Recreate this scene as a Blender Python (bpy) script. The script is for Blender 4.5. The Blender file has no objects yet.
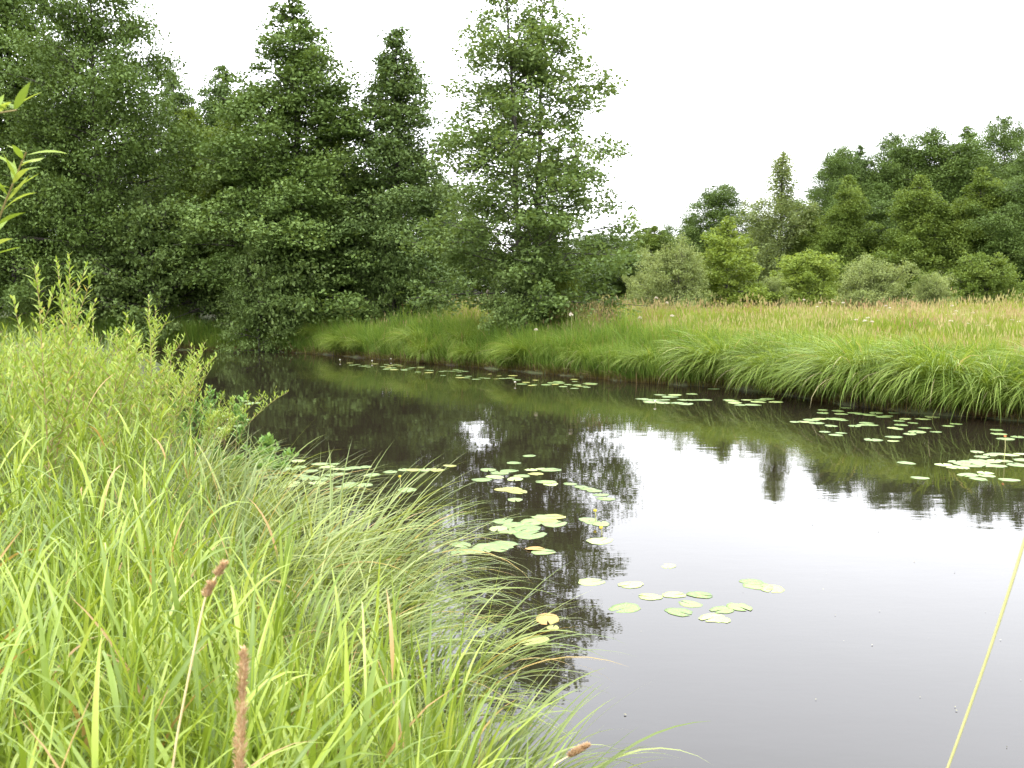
import bpy, math, random
import numpy as np
from mathutils import Vector
R = math.radians
PI = math.pi
sc = bpy.context.scene
COL = sc.collection

# ---------------------------------------------------------------- camera
EYE = 2.5
PITCH = math.atan((384 - 292) / 960.0)
cam = bpy.data.cameras.new('camera')
cam.sensor_width = 36.0
cam.lens = 36.0 * 960 / 1024
cam.clip_start = 0.05
cam.clip_end = 6000
cam.dof.use_dof = True
cam.dof.focus_distance = 12.0
cam.dof.aperture_fstop = 13.0
camo = bpy.data.objects.new('camera', cam)
COL.objects.link(camo)
camo.location = (0, 0, EYE)
camo.rotation_euler = (PI / 2 - PITCH, 0, 0)
sc.camera = camo

# ---------------------------------------------------------------- light
SUN_EL, SUN_AZ = 56.0, 215.0           # azimuth clockwise from +Y (view direction)
w = bpy.data.worlds.new('World')
sc.world = w
w.use_nodes = True
nt = w.node_tree
nt.nodes.clear()
wo = nt.nodes.new('ShaderNodeOutputWorld')
bg = nt.nodes.new('ShaderNodeBackground')
sky = nt.nodes.new('ShaderNodeTexSky')
sky.sky_type = 'NISHITA'
sky.sun_disc = False
sky.sun_elevation = R(SUN_EL)
sky.sun_rotation = R(SUN_AZ)
sky.dust_density = 3.0
hs = nt.nodes.new('ShaderNodeHueSaturation')
hs.inputs['Saturation'].default_value = 0.22
nt.links.new(sky.outputs[0], hs.inputs['Color'])
# overcast veil: bright near the horizon, a little bluer and dimmer overhead, faint cloud structure
tc = nt.nodes.new('ShaderNodeTexCoord')
sx = nt.nodes.new('ShaderNodeSeparateXYZ')
nt.links.new(tc.outputs['Generated'], sx.inputs[0])
cr = nt.nodes.new('ShaderNodeValToRGB')
cr.color_ramp.elements[0].position = 0.0
cr.color_ramp.elements[0].color = (0.50, 0.50, 0.505, 1)
cr.color_ramp.elements[1].position = 0.42
cr.color_ramp.elements[1].color = (0.91, 0.935, 1.0, 1)
nt.links.new(sx.outputs['Z'], cr.inputs[0])
cn = nt.nodes.new('ShaderNodeTexNoise')
cn.inputs['Scale'].default_value = 2.2
cn.inputs['Detail'].default_value = 4
nt.links.new(tc.outputs['Generated'], cn.inputs['Vector'])
mr = nt.nodes.new('ShaderNodeMapRange')
mr.inputs[3].default_value = 34.0
mr.inputs[4].default_value = 44.0
nt.links.new(cn.outputs[0], mr.inputs[0])
vm = nt.nodes.new('ShaderNodeVectorMath')
vm.operation = 'SCALE'
nt.links.new(cr.outputs[0], vm.inputs[0])
nt.links.new(mr.outputs[0], vm.inputs['Scale'])
va = nt.nodes.new('ShaderNodeVectorMath')
va.operation = 'ADD'
nt.links.new(vm.outputs[0], va.inputs[0])
nt.links.new(hs.outputs[0], va.inputs[1])
nt.links.new(va.outputs[0], bg.inputs[0])
bg.inputs[1].default_value = 0.1
nt.links.new(bg.outputs[0], wo.inputs[0])

sd = bpy.data.lights.new('sun', 'SUN')
sd.energy = 1.5
sd.angle = R(14)
sd.color = (1.0, 0.95, 0.84)
so = bpy.data.objects.new('sun', sd)
COL.objects.link(so)
az = R(SUN_AZ)
dvec = Vector((math.sin(az) * math.cos(R(SUN_EL)), math.cos(az) * math.cos(R(SUN_EL)), math.sin(R(SUN_EL))))
so.rotation_euler = dvec.to_track_quat('Z', 'Y').to_euler()
so.location = (0, 0, 60)

vs = sc.view_settings
vs.view_transform = 'Standard'
vs.look = 'None'
vs.exposure = 0.15
vs.gamma = 1.0
vs.use_curve_mapping = False
cy = sc.cycles
cy.use_denoising = True
cy.max_bounces = 7
cy.diffuse_bounces = 3
cy.glossy_bounces = 3
cy.transmission_bounces = 4
cy.transparent_max_bounces = 4
cy.sample_clamp_indirect = 6
cy.caustics_reflective = False
cy.caustics_refractive = False

# ---------------------------------------------------------------- helpers
def tag(o, label=None, cat=None, group=None, kind=None):
    if label: o['label'] = label
    if cat: o['category'] = cat
    if group: o['group'] = group
    if kind: o['kind'] = kind
    return o

def ray(px, py):
    x = (px - 512) / 960.0
    y = (384 - py) / 960.0
    c, s = math.cos(PITCH), math.sin(PITCH)
    return np.array([x, c + y * s, -s + y * c])

def onplane(px, py, z=0.0):
    d = ray(px, py)
    t = (z - EYE) / d[2]
    return np.array([d[0] * t, d[1] * t, z])

def atdist(px, py, Y):
    d = ray(px, py)
    t = Y / d[1]
    return np.array([d[0] * t, Y, EYE + d[2] * t])

def topz(py, Y):
    return atdist(512, py, Y)[2]

def make_mesh(name, V, F, attrs=None, smooth=False):
    V = np.asarray(V, dtype=np.float32).reshape(-1, 3)
    F = np.asarray(F, dtype=np.int32)
    me = bpy.data.meshes.new(name)
    me.vertices.add(len(V))
    me.vertices.foreach_set('co', V.ravel())
    k = F.shape[1]
    me.loops.add(F.size)
    me.loops.foreach_set('vertex_index', F.ravel())
    me.polygons.add(len(F))
    me.polygons.foreach_set('loop_start', np.arange(0, F.size, k, dtype=np.int32))
    if smooth:
        me.polygons.foreach_set('use_smooth', np.ones(len(F), dtype=bool))
    for an, a in (attrs or {}).items():
        at = me.attributes.new(an, 'FLOAT', 'POINT')
        at.data.foreach_set('value', np.asarray(a, dtype=np.float32).ravel())
    me.update(calc_edges=True)
    return me

class Bag:
    """collects quads with the attributes rnd and along"""
    def __init__(s): s.V = []; s.F = []; s.r = []; s.t = []; s.n = 0
    def add(s, V, F, r, t):
        V = np.asarray(V).reshape(-1, 3)
        s.V.append(V); s.F.append(np.asarray(F).reshape(-1, 4) + s.n)
        s.r.append(np.broadcast_to(np.asarray(r, dtype=float).ravel(), (len(V),)) if np.size(r) == 1 else np.asarray(r).ravel())
        s.t.append(np.broadcast_to(np.asarray(t, dtype=float).ravel(), (len(V),)) if np.size(t) == 1 else np.asarray(t).ravel())
        s.n += len(V)
    def mesh(s, name, mat, smooth=False):
        me = make_mesh(name, np.concatenate(s.V), np.concatenate(s.F), {'rnd': np.concatenate(s.r), 'along': np.concatenate(s.t)}, smooth)
        me.materials.append(mat)
        return me

def link(name, me, parent=None):
    o = bpy.data.objects.new(name, me)
    COL.objects.link(o)
    if parent is not None: o.parent = parent
    return o

def empty(name, loc, rz=0.0, s=1.0):
    o = bpy.data.objects.new(name, None)
    COL.objects.link(o)
    o.location = loc; o.rotation_euler = (0, 0, rz)
    o.scale = (s, s, s) if np.isscalar(s) else s
    o.empty_display_size = 0.2
    return o

def tube(bag, P, rad, k=6, rnd=0.5):
    P = np.asarray(P, dtype=float); n = len(P)
    rad = np.broadcast_to(np.asarray(rad, dtype=float), (n,))
    T = np.gradient(P, axis=0)
    T /= np.linalg.norm(T, axis=1, keepdims=True) + 1e-9
    ref = np.array([0.0, 0, 1.0]) if abs(T[0][2]) < 0.9 else np.array([1.0, 0, 0])
    A = np.cross(T, ref); A /= np.linalg.norm(A, axis=1, keepdims=True) + 1e-9
    B = np.cross(T, A)
    a = np.arange(k) * 2 * PI / k
    V = P[:, None, :] + rad[:, None, None] * (A[:, None, :] * np.cos(a)[None, :, None] + B[:, None, :] * np.sin(a)[None, :, None])
    i = np.arange(n - 1)[:, None] * k; j = np.arange(k)[None, :]; j2 = (j + 1) % k
    F = np.stack([i + j, i + j2, i + k + j2, i + k + j], axis=-1).reshape(-1, 4)
    bag.add(V, F, rnd, np.repeat(np.linspace(0, 1, n), k))

def ribbons(bag, rng, P0, azi, L, lean, bend, width, nseg=5, roll=None, rnd=None, prof='blade', fold=0.0, power=1.4, t0=None):
    """blades: a centre line that starts `lean` from the vertical towards `azi` and turns down by `bend`"""
    N = len(P0)
    bc = lambda a: np.broadcast_to(np.asarray(a, dtype=float), (N,))
    azi, L, lean, bend, width = map(bc, (azi, L, lean, bend, width))
    rnd = rng.random(N) if rnd is None else bc(rnd)
    roll = rng.normal(0, 0.5, N) if roll is None else bc(roll)
    s = np.linspace(0, 1, nseg + 1)
    th = lean[:, None] + bend[:, None] * (s[None, :] ** power)
    dx = np.sin(th); dz = np.cos(th)
    H = np.stack([np.cos(azi), np.sin(azi), np.zeros(N)], -1)
    Z = np.array([0, 0, 1.0])
    T = dx[..., None] * H[:, None, :] + dz[..., None] * Z
    mid = (T[:, 1:] + T[:, :-1]) / 2 * (L[:, None, None] / nseg)
    C = np.concatenate([np.zeros((N, 1, 3)), np.cumsum(mid, 1)], 1) + np.asarray(P0)[:, None, :]
    S = np.stack([-np.sin(azi), np.cos(azi), np.zeros(N)], -1)[:, None, :]
    Nn = np.cross(np.broadcast_to(S, T.shape), T)
    rl = roll[:, None] * (0.3 + s[None, :])
    side = np.cos(rl)[..., None] * S + np.sin(rl)[..., None] * Nn
    nrm = -np.sin(rl)[..., None] * S + np.cos(rl)[..., None] * Nn
    if prof == 'blade': wp = np.minimum(1, 0.55 + 1.8 * s) * (1 - s ** 2.2)
    elif prof == 'leaf': wp = np.sin(np.clip(s, 0, 1) ** 0.8 * PI) * 0.98 + 0.02
    else: wp = np.ones_like(s)
    hw = width[:, None] * wp[None, :] / 2 + 1e-5
    tt = s if t0 is None else None
    if fold:
        V = np.stack([C - side * hw[..., None], C + nrm * hw[..., None] * fold, C + side * hw[..., None]], 2); k = 3
    else:
        V = np.stack([C - side * hw[..., None], C + side * hw[..., None]], 2); k = 2
    base = (np.arange(N) * (nseg + 1) * k)[:, None, None]
    i = (np.arange(nseg) * k)[None, :, None]; j = np.arange(k - 1)[None, None, :]
    q = base + i + j
    F = np.stack([q, q + 1, q + k + 1, q + k], -1).reshape(-1, 4)
    al = np.broadcast_to(s[None, :, None], (N, nseg + 1, k)) if t0 is None else np.broadcast_to(np.asarray(t0)[:, None, None], (N, nseg + 1, k))
    rr = np.broadcast_to(rnd[:, None, None], (N, nseg + 1, k))
    bag.add(V, F, rr, al)
    return C

def leafquads(bag, rng, C, size, flat=0.6, rnd=None, aspect=1.5, along=0.5):
    """one folded four-cornered leaf per centre"""
    N = len(C)
    n = rng.normal(0, 1, (N, 3)); n[:, 2] = np.abs(n[:, 2]) * (0.5 + 2.2 * flat)
    n /= np.linalg.norm(n, axis=1, keepdims=True)
    a = rng.normal(0, 1, (N, 3)); a[:, 2] -= 0.5
    u = a - n * (a * n).sum(1, keepdims=True); u /= np.linalg.norm(u, axis=1, keepdims=True) + 1e-9
    v = np.cross(n, u)
    sz = (np.broadcast_to(size, (N,)) * rng.uniform(0.5, 1.45, N))[:, None]
    h = sz / 2; q = h / aspect
    V = np.stack([C - u * h, C + v * q + n * q * 0.25, C + u * h, C - v * q + n * q * 0.25], 1)
    F = np.arange(N * 4).reshape(N, 4)
    rnd = rng.random(N) if rnd is None else rnd
    bag.add(V, F, np.repeat(rnd, 4), along)

# ---------------------------------------------------------------- materials
def ramp(nt, stops):
    n = nt.nodes.new('ShaderNodeValToRGB')
    e = n.color_ramp.elements
    while len(e) < len(stops): e.new(0.5)
    for k, (p, c) in enumerate(stops):
        e[k].position = p; e[k].color = (*c, 1)
    return n

def leaf_mat(name, stops, trans=0.35, rough=0.55, spec=0.15, noise=0.35, nscale=0.35, base_col=None, base_to=0.25, dead=None, dead_p=0.97, obj_var=0.0):
    m = bpy.data.materials.new(name); m.use_nodes = True
    t = m.node_tree; t.nodes.clear(); N = t.nodes.new; Lk = t.links.new
    out = N('ShaderNodeOutputMaterial')
    at = N('ShaderNodeAttribute'); at.attribute_name = 'rnd'
    geo = N('ShaderNodeNewGeometry')
    nz = N('ShaderNodeTexNoise'); nz.inputs['Scale'].default_value = nscale; nz.inputs['Detail'].default_value = 3
    Lk(geo.outputs['Position'], nz.inputs['Vector'])
    mn = N('ShaderNodeMapRange'); mn.inputs[1].default_value = 0.3; mn.inputs[2].default_value = 0.7
    Lk(nz.outputs[0], mn.inputs[0])
    mx = N('ShaderNodeMix'); mx.data_type = 'FLOAT'; mx.inputs[0].default_value = noise
    Lk(at.outputs['Fac'], mx.inputs[2]); Lk(mn.outputs[0], mx.inputs[3])
    last = mx.outputs[0]
    if obj_var:
        oi = N('ShaderNodeObjectInfo')
        m2 = N('ShaderNodeMix'); m2.data_type = 'FLOAT'; m2.inputs[0].default_value = obj_var
        Lk(last, m2.inputs[2]); Lk(oi.outputs['Random'], m2.inputs[3]); last = m2.outputs[0]
    r = ramp(t, stops); Lk(last, r.inputs[0])
    col = r.outputs[0]
    if base_col is not None:
        al = N('ShaderNodeAttribute'); al.attribute_name = 'along'
        mm = N('ShaderNodeMapRange'); mm.inputs[1].default_value = 0.02; mm.inputs[2].default_value = base_to
        Lk(al.outputs['Fac'], mm.inputs[0])
        mc = N('ShaderNodeMix'); mc.data_type = 'RGBA'; mc.inputs[6].default_value = (*base_col, 1)
        Lk(mm.outputs[0], mc.inputs[0]); Lk(col, mc.inputs[7]); col = mc.outputs[2]
    if dead is not None:
        gt = N('ShaderNodeMath'); gt.operation = 'GREATER_THAN'; gt.inputs[1].default_value = dead_p
        Lk(at.outputs['Fac'], gt.inputs[0])
        md = N('ShaderNodeMix'); md.data_type = 'RGBA'; md.inputs[7].default_value = (*dead, 1)
        Lk(gt.outputs[0], md.inputs[0]); Lk(col, md.inputs[6]); col = md.outputs[2]
    p = N('ShaderNodeBsdfPrincipled'); p.inputs['Roughness'].default_value = rough
    p.inputs['Specular IOR Level'].default_value = spec
    Lk(col, p.inputs['Base Color'])
    tr = N('ShaderNodeBsdfTranslucent')
    tg = N('ShaderNodeMix'); tg.data_type = 'RGBA'; tg.blend_type = 'MULTIPLY'; tg.inputs[0].default_value = 1
    tg.inputs[7].default_value = (1.25, 1.15, 0.6, 1)
    Lk(col, tg.inputs[6]); Lk(tg.outputs[2], tr.inputs[0])
    ms = N('ShaderNodeMixShader'); ms.inputs[0].default_value = trans
    Lk(p.outputs[0], ms.inputs[1]); Lk(tr.outputs[0], ms.inputs[2]); Lk(ms.outputs[0], out.inputs[0])
    return m

def solid_mat(name, stops, scale=6.0, rough=0.85, bump=0.0, detail=6, stretch=(1, 1, 1)):
    m = bpy.data.materials.new(name); m.use_nodes = True
    t = m.node_tree; N = t.nodes.new; Lk = t.links.new
    p = t.nodes['Principled BSDF']; p.inputs['Roughness'].default_value = rough
    tcn = N('ShaderNodeTexCoord'); mp = N('ShaderNodeMapping'); mp.inputs['Scale'].default_value = stretch
    Lk(tcn.outputs['Object'], mp.inputs[0])
    nz = N('ShaderNodeTexNoise'); nz.inputs['Scale'].default_value = scale; nz.inputs['Detail'].default_value = detail
    Lk(mp.outputs[0], nz.inputs['Vector'])
    r = ramp(t, stops); Lk(nz.outputs[0], r.inputs[0]); Lk(r.outputs[0], p.inputs['Base Color'])
    if bump:
        b = N('ShaderNodeBump'); b.inputs['Strength'].default_value = bump; b.inputs['Distance'].default_value = 0.03
        Lk(nz.outputs[0], b.inputs['Height']); Lk(b.outputs[0], p.inputs['Normal'])
    return m

M = {}
M['alder'] = leaf_mat('alder leaves', [(0.0, (0.070, 0.114, 0.026)), (0.5, (0.108, 0.166, 0.040)), (1.0, (0.165, 0.230, 0.064))], trans=0.2, nscale=0.5)
M['alder_dark'] = leaf_mat('dark alder leaves', [(0.0, (0.058, 0.095, 0.020)), (0.5, (0.090, 0.140, 0.031)), (1.0, (0.140, 0.198, 0.050))], trans=0.2, nscale=0.5)
M['alder_blue'] = leaf_mat('cool green leaves', [(0.0, (0.066, 0.106, 0.030)), (0.5, (0.104, 0.158, 0.046)), (1.0, (0.165, 0.225, 0.074))], trans=0.2, nscale=0.5)
M['airy'] = leaf_mat('airy tree leaves', [(0.0, (0.078, 0.122, 0.032)), (0.5, (0.125, 0.185, 0.052)), (1.0, (0.20, 0.265, 0.090))], trans=0.32, nscale=0.6)
M['olive'] = leaf_mat('mid green leaves', [(0.0, (0.078, 0.122, 0.022)), (0.5, (0.125, 0.180, 0.034)), (1.0, (0.19, 0.25, 0.055))], trans=0.35, nscale=0.5)
M['light'] = leaf_mat('light green leaves', [(0.0, (0.13, 0.185, 0.032)), (0.5, (0.20, 0.27, 0.050)), (1.0, (0.29, 0.35, 0.085))], trans=0.38, nscale=0.6)
M['silver'] = leaf_mat('silvery willow leaves', [(0.0, (0.14, 0.18, 0.055)), (0.5, (0.21, 0.26, 0.085)), (1.0, (0.33, 0.37, 0.16))], trans=0.3, nscale=0.8)
M['birch'] = leaf_mat('birch leaves', [(0.0, (0.13, 0.17, 0.06)), (0.5, (0.19, 0.24, 0.085)), (1.0, (0.28, 0.33, 0.15))], trans=0.35, nscale=0.6)
M['bark'] = solid_mat('grey brown bark', [(0.3, (0.030, 0.025, 0.020)), (0.7, (0.085, 0.073, 0.060))], 9, 0.9, 0.5, stretch=(1, 1, 0.3))
M['birch_bark'] = solid_mat('birch bark', [(0.38, (0.07, 0.06, 0.055)), (0.5, (0.5, 0.48, 0.44)), (0.8, (0.6, 0.58, 0.54))], 5, 0.8, 0.2, stretch=(0.5, 0.5, 2))
M['bank'] = leaf_mat('bank grass', [(0.0, (0.065, 0.12, 0.020)), (0.5, (0.135, 0.22, 0.036)), (0.85, (0.24, 0.33, 0.065)), (1.0, (0.33, 0.35, 0.11))], trans=0.4, nscale=0.8, noise=0.4, base_col=(0.12, 0.085, 0.025), base_to=0.30, dead=(0.30, 0.21, 0.10), dead_p=0.97)
M['sedge_far'] = leaf_mat('drooping sedge', [(0.0, (0.10, 0.165, 0.022)), (0.5, (0.19, 0.275, 0.042)), (1.0, (0.33, 0.40, 0.10))], trans=0.4, nscale=1.0, noise=0.25, base_col=(0.12, 0.075, 0.03), base_to=0.2, dead=(0.42, 0.36, 0.2), dead_p=0.985, spec=0.25, rough=0.45)
M['meadow'] = leaf_mat('meadow grass', [(0.0, (0.12, 0.18, 0.025)), (0.45, (0.20, 0.26, 0.04)), (0.75, (0.28, 0.31, 0.06)), (1.0, (0.34, 0.29, 0.09))], trans=0.4, nscale=0.3, noise=0.5)
M['seed'] = leaf_mat('meadow seed heads', [(0.0, (0.26, 0.29, 0.08)), (0.4, (0.33, 0.29, 0.13)), (0.7, (0.33, 0.23, 0.13)), (1.0, (0.21, 0.105, 0.06))], trans=0.25, nscale=0.35, noise=0.75, rough=0.8, spec=0.1)
M['reed'] = leaf_mat('bright broad grass', [(0.0, (0.09, 0.145, 0.020)), (0.45, (0.20, 0.28, 0.036)), (0.8, (0.32, 0.40, 0.064)), (1.0, (0.42, 0.48, 0.17))], trans=0.32, nscale=1.3, noise=0.25, base_col=(0.16, 0.19, 0.05), base_to=0.18, dead=(0.40, 0.27, 0.11), dead_p=0.978, spec=0.45, rough=0.35)
M['under'] = leaf_mat('fine grass', [(0.0, (0.06, 0.10, 0.022)), (0.5, (0.13, 0.185, 0.042)), (1.0, (0.28, 0.31, 0.11))], trans=0.3, nscale=1.3, noise=0.25, base_col=(0.14, 0.13, 0.05), base_to=0.2, dead=(0.30, 0.17, 0.07), dead_p=0.965, spec=0.4, rough=0.42)
M['sedge'] = leaf_mat('grey green sedge', [(0.0, (0.095, 0.14, 0.03)), (0.5, (0.20, 0.26, 0.058)), (0.85, (0.34, 0.385, 0.12)), (1.0, (0.44, 0.44, 0.17))], trans=0.36, nscale=1.5, noise=0.2, base_col=(0.20, 0.19, 0.06), base_to=0.2, dead=(0.42, 0.30, 0.08), dead_p=0.96, spec=0.5, rough=0.35)
M['willow_near'] = leaf_mat('bright willow leaves', [(0.0, (0.14, 0.21, 0.035)), (0.5, (0.24, 0.33, 0.06)), (1.0, (0.38, 0.44, 0.13))], trans=0.4, nscale=2.0, noise=0.2, dead=(0.45, 0.38, 0.12), dead_p=0.985)
M['water_plant'] = leaf_mat('waterside plant leaves', [(0.0, (0.09, 0.18, 0.05)), (0.5, (0.16, 0.28, 0.07)), (1.0, (0.26, 0.38, 0.10))], trans=0.3, nscale=2.0, noise=0.2)
M['twig'] = solid_mat('reddish twig', [(0.3, (0.22, 0.15, 0.06)), (0.7, (0.34, 0.27, 0.11))], 20, 0.6)
M['straw'] = solid_mat('straw stalk', [(0.3, (0.55, 0.42, 0.22)), (0.7, (0.68, 0.55, 0.32))], 30, 0.6)
M['panicle'] = leaf_mat('brown seed head', [(0.0, (0.34, 0.20, 0.11)), (0.5, (0.52, 0.36, 0.22)), (1.0, (0.66, 0.52, 0.36))], trans=0.2, nscale=40, noise=0.4, rough=0.7)
M['green_stalk'] = solid_mat('yellow green stalk', [(0.3, (0.30, 0.31, 0.10)), (0.7, (0.42, 0.38, 0.17))], 12, 0.5)
M['petal'] = leaf_mat('cream petals', [(0.0, (0.50, 0.44, 0.36)), (1.0, (0.72, 0.66, 0.60))], trans=0.2, nscale=3)
M['petal_white'] = leaf_mat('white petals', [(0.0, (0.75, 0.75, 0.70)), (1.0, (0.85, 0.85, 0.82))], trans=0.2, nscale=3)
M['petal_yellow'] = leaf_mat('yellow petals', [(0.0, (0.70, 0.58, 0.08)), (1.0, (0.80, 0.68, 0.15))], trans=0.15, nscale=3)
M['petal_orange'] = leaf_mat('orange bud', [(0.0, (0.70, 0.25, 0.10)), (1.0, (0.80, 0.38, 0.18))], trans=0.1, nscale=3)

def pad_mat(name, a, b, blotch=None, rough=0.48):
    m = bpy.data.materials.new(name); m.use_nodes = True
    t = m.node_tree; N = t.nodes.new; Lk = t.links.new
    p = t.nodes['Principled BSDF']; p.inputs['Roughness'].default_value = rough
    tcn = N('ShaderNodeTexCoord'); oi = N('ShaderNodeObjectInfo')
    r = ramp(t, [(0, a), (1, b)]); 
    nz = N('ShaderNodeTexNoise'); nz.inputs['Scale'].default_value = 9; nz.inputs['Detail'].default_value = 5
    ad = N('ShaderNodeVectorMath'); ad.operation = 'ADD'
    Lk(tcn.outputs['Object'], ad.inputs[0]); Lk(oi.outputs['Random'], ad.inputs[1]); Lk(ad.outputs[0], nz.inputs['Vector'])
    mx = N('ShaderNodeMix'); mx.data_type = 'FLOAT'; mx.inputs[0].default_value = 0.5
    Lk(oi.outputs['Random'], mx.inputs[2]); Lk(nz.outputs[0], mx.inputs[3]); Lk(mx.outputs[0], r.inputs[0])
    bl = ramp(t, [(0.60, (0, 0, 0)), (0.68, (1, 1, 1))])
    Lk(nz.outputs[0], bl.inputs[0])
    mc = N('ShaderNodeMix'); mc.data_type = 'RGBA'; mc.inputs[7].default_value = (*(blotch or (0.32, 0.22, 0.05)), 1)
    Lk(bl.outputs[0], mc.inputs[0]); Lk(r.outputs[0], mc.inputs[6]); Lk(mc.outputs[2], p.inputs['Base Color'])
    # radiating veins as relief
    sp = N('ShaderNodeSeparateXYZ'); Lk(tcn.outputs['Object'], sp.inputs[0])
    an = N('ShaderNodeMath'); an.operation = 'ARCTAN2'; Lk(sp.outputs[1], an.inputs[0]); Lk(sp.outputs[0], an.inputs[1])
    mu = N('ShaderNodeMath'); mu.operation = 'MULTIPLY'; mu.inputs[1].default_value = 18; Lk(an.outputs[0], mu.inputs[0])
    sn = N('ShaderNodeMath'); sn.operation = 'SINE'; Lk(mu.outputs[0], sn.inputs[0])
    b = N('ShaderNodeBump'); b.inputs['Strength'].default_value = 0.25; b.inputs['Distance'].default_value = 0.004
    Lk(sn.outputs[0], b.inputs['Height']); Lk(b.outputs[0], p.inputs['Normal'])
    return m
M['pad'] = pad_mat('green lily pad', (0.11, 0.18, 0.05), (0.22, 0.30, 0.10))
M['pad_pale'] = pad_mat('pale green lily pad', (0.25, 0.33, 0.10), (0.38, 0.46, 0.17))
M['pad_yellow'] = pad_mat('yellowing lily pad', (0.20, 0.24, 0.05), (0.34, 0.33, 0.08), (0.30, 0.15, 0.04))
M['pad_brown'] = pad_mat('brown lily pad', (0.32, 0.17, 0.04), (0.50, 0.34, 0.08), (0.14, 0.07, 0.03))

# ---------------------------------------------------------------- the setting: ground and water
FAR = [(-60, 46), (-34, 43.5), (-22, 42), (-14, 41.6), (-11, 41.2), (-7.6, 38.6), (-4.4, 35.2), (-1.1, 31.8), (1.4, 29.0), (3.4, 26.6), (5.7, 24.9), (6.8, 23.2), (7.4, 21.2), (8.2, 19.9), (9.6, 18.8), (13, 16.0), (20, 11.5), (34, 5), (60, -6)]
NEAR = [(60, -30), (20, -14), (4.5, -5), (1.9, -1.0), (1.1, 1.6), (0.45, 3.2), (-0.1, 4.4), (-0.8, 6.0), (-1.75, 8.0), (-3.4, 11.2), (-5.3, 15.2), (-7.6, 20.5), (-9.8, 26), (-12.0, 32.5), (-16, 37), (-26, 38.2), (-60, 38)]
POLY = np.array(FAR + NEAR, dtype=float)

def seg_dist(P, A):
    d = np.full(len(P), 1e9)
    for a, b in zip(A[:-1], A[1:]):
        ab = b - a
        t = np.clip(((P - a) @ ab) / (ab @ ab), 0, 1)
        d = np.minimum(d, np.linalg.norm(P - (a + t[:, None] * ab), axis=1))
    return d

def inside(P, A):
    c = np.zeros(len(P), dtype=bool)
    n = len(A)
    for i in range(n):
        x1, y1 = A[i]; x2, y2 = A[(i + 1) % n]
        cond = (y1 > P[:, 1]) != (y2 > P[:, 1])
        xi = (x2 - x1) * (P[:, 1] - y1) / ((y2 - y1) if y2 != y1 else 1e-9) + x1
        c ^= cond & (P[:, 0] < xi)
    return c

POLYC = np.vstack([POLY, POLY[:1]])
FARA, NEARA = np.array(FAR, float), np.array(NEAR, float)

def wob(P, f, seed=0):
    x, y = P[:, 0] * f, P[:, 1] * f
    return (np.sin(x * 1.3 + y * 0.7 + seed) + np.sin(x * -0.8 + y * 1.9 + seed * 2.1) + np.sin(x * 2.7 - y * 2.2 + seed * 0.7) * 0.5) / 2.5

def sdist(P):
    """metres from the waterline, positive on land"""
    P = np.asarray(P, float)[:, :2]
    d = seg_dist(P, POLYC)
    return np.where(inside(P, POLY), -d, d) + 0.16 * wob(P, 1.7, 3)

def height(P):
    P = np.asarray(P, float)[:, :2]
    s = sdist(P)
    near = seg_dist(P, NEARA) < seg_dist(P, FARA)
    rise = np.where(near, 0.75, 0.62)
    z = np.where(s < 0, np.maximum(-0.9, s * 0.55), rise * (1 - np.exp(-np.maximum(s, 0) / 0.9)) + 0.02)
    z += np.where((~near) & (s > 0), 0.65 * (1 - np.exp(-np.maximum(s - 1, 0) / 12)) * (s > 1), 0)
    z += np.where(s > 0.5, 0.05 * wob(P, 0.9, 1) + 0.05 * wob(P, 0.23, 5), 0)
    return z

n = 330
u = np.linspace(-1, 1, n)
gx = 46 * u + 1800 * np.sign(u) * np.abs(u) ** 9
gy = 20 + 46 * u + 1800 * np.sign(u) * np.abs(u) ** 9
XX, YY = np.meshgrid(gx, gy)
P = np.stack([XX.ravel(), YY.ravel()], -1)
V = np.column_stack([P, height(P)])
i = np.arange(n - 1)
q = (i[:, None] * n + i[None, :]).ravel()
ground_mat = solid_mat('soil and litter', [(0.35, (0.035, 0.028, 0.016)), (0.55, (0.06, 0.07, 0.025)), (0.75, (0.09, 0.12, 0.035))], 1.6, 0.95, 0.6, 8)
me = make_mesh('ground', V, np.stack([q, q + 1, q + n + 1, q + n], -1), smooth=True)
me.materials.append(ground_mat)
tag(link('ground', me), kind='structure')

wm = bpy.data.materials.new('dark river water'); wm.use_nodes = True
t = wm.node_tree; pb = t.nodes['Principled BSDF']
pb.inputs['Base Color'].default_value = (0.016, 0.0125, 0.008, 1)
pb.inputs['Roughness'].default_value = 0.02
pb.inputs['IOR'].default_value = 1.45
tcn = t.nodes.new('ShaderNodeNewGeometry')
mp1 = t.nodes.new('ShaderNodeMapping'); mp1.inputs['Scale'].default_value = (0.8, 1.7, 1)
n1 = t.nodes.new('ShaderNodeTexNoise'); n1.inputs['Scale'].default_value = 2.4; n1.inputs['Detail'].default_value = 3; n1.inputs['Roughness'].default_value = 0.55
n2 = t.nodes.new('ShaderNodeTexNoise'); n2.inputs['Scale'].default_value = 0.5; n2.inputs['Detail'].default_value = 2
t.links.new(tcn.outputs['Position'], mp1.inputs[0])
t.links.new(mp1.outputs[0], n1.inputs['Vector']); t.links.new(tcn.outputs['Position'], n2.inputs['Vector'])
b1 = t.nodes.new('ShaderNodeBump'); b1.inputs['Strength'].default_value = 1.0; b1.inputs['Distance'].default_value = 0.0009
b2 = t.nodes.new('ShaderNodeBump'); b2.inputs['Strength'].default_value = 1.0; b2.inputs['Distance'].default_value = 0.006
t.links.new(n2.outputs[0], b2.inputs['Height']); t.links.new(n1.outputs[0], b1.inputs['Height'])
t.links.new(b2.outputs[0], b1.inputs['Normal']); t.links.new(b1.outputs[0], pb.inputs['Normal'])
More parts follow.
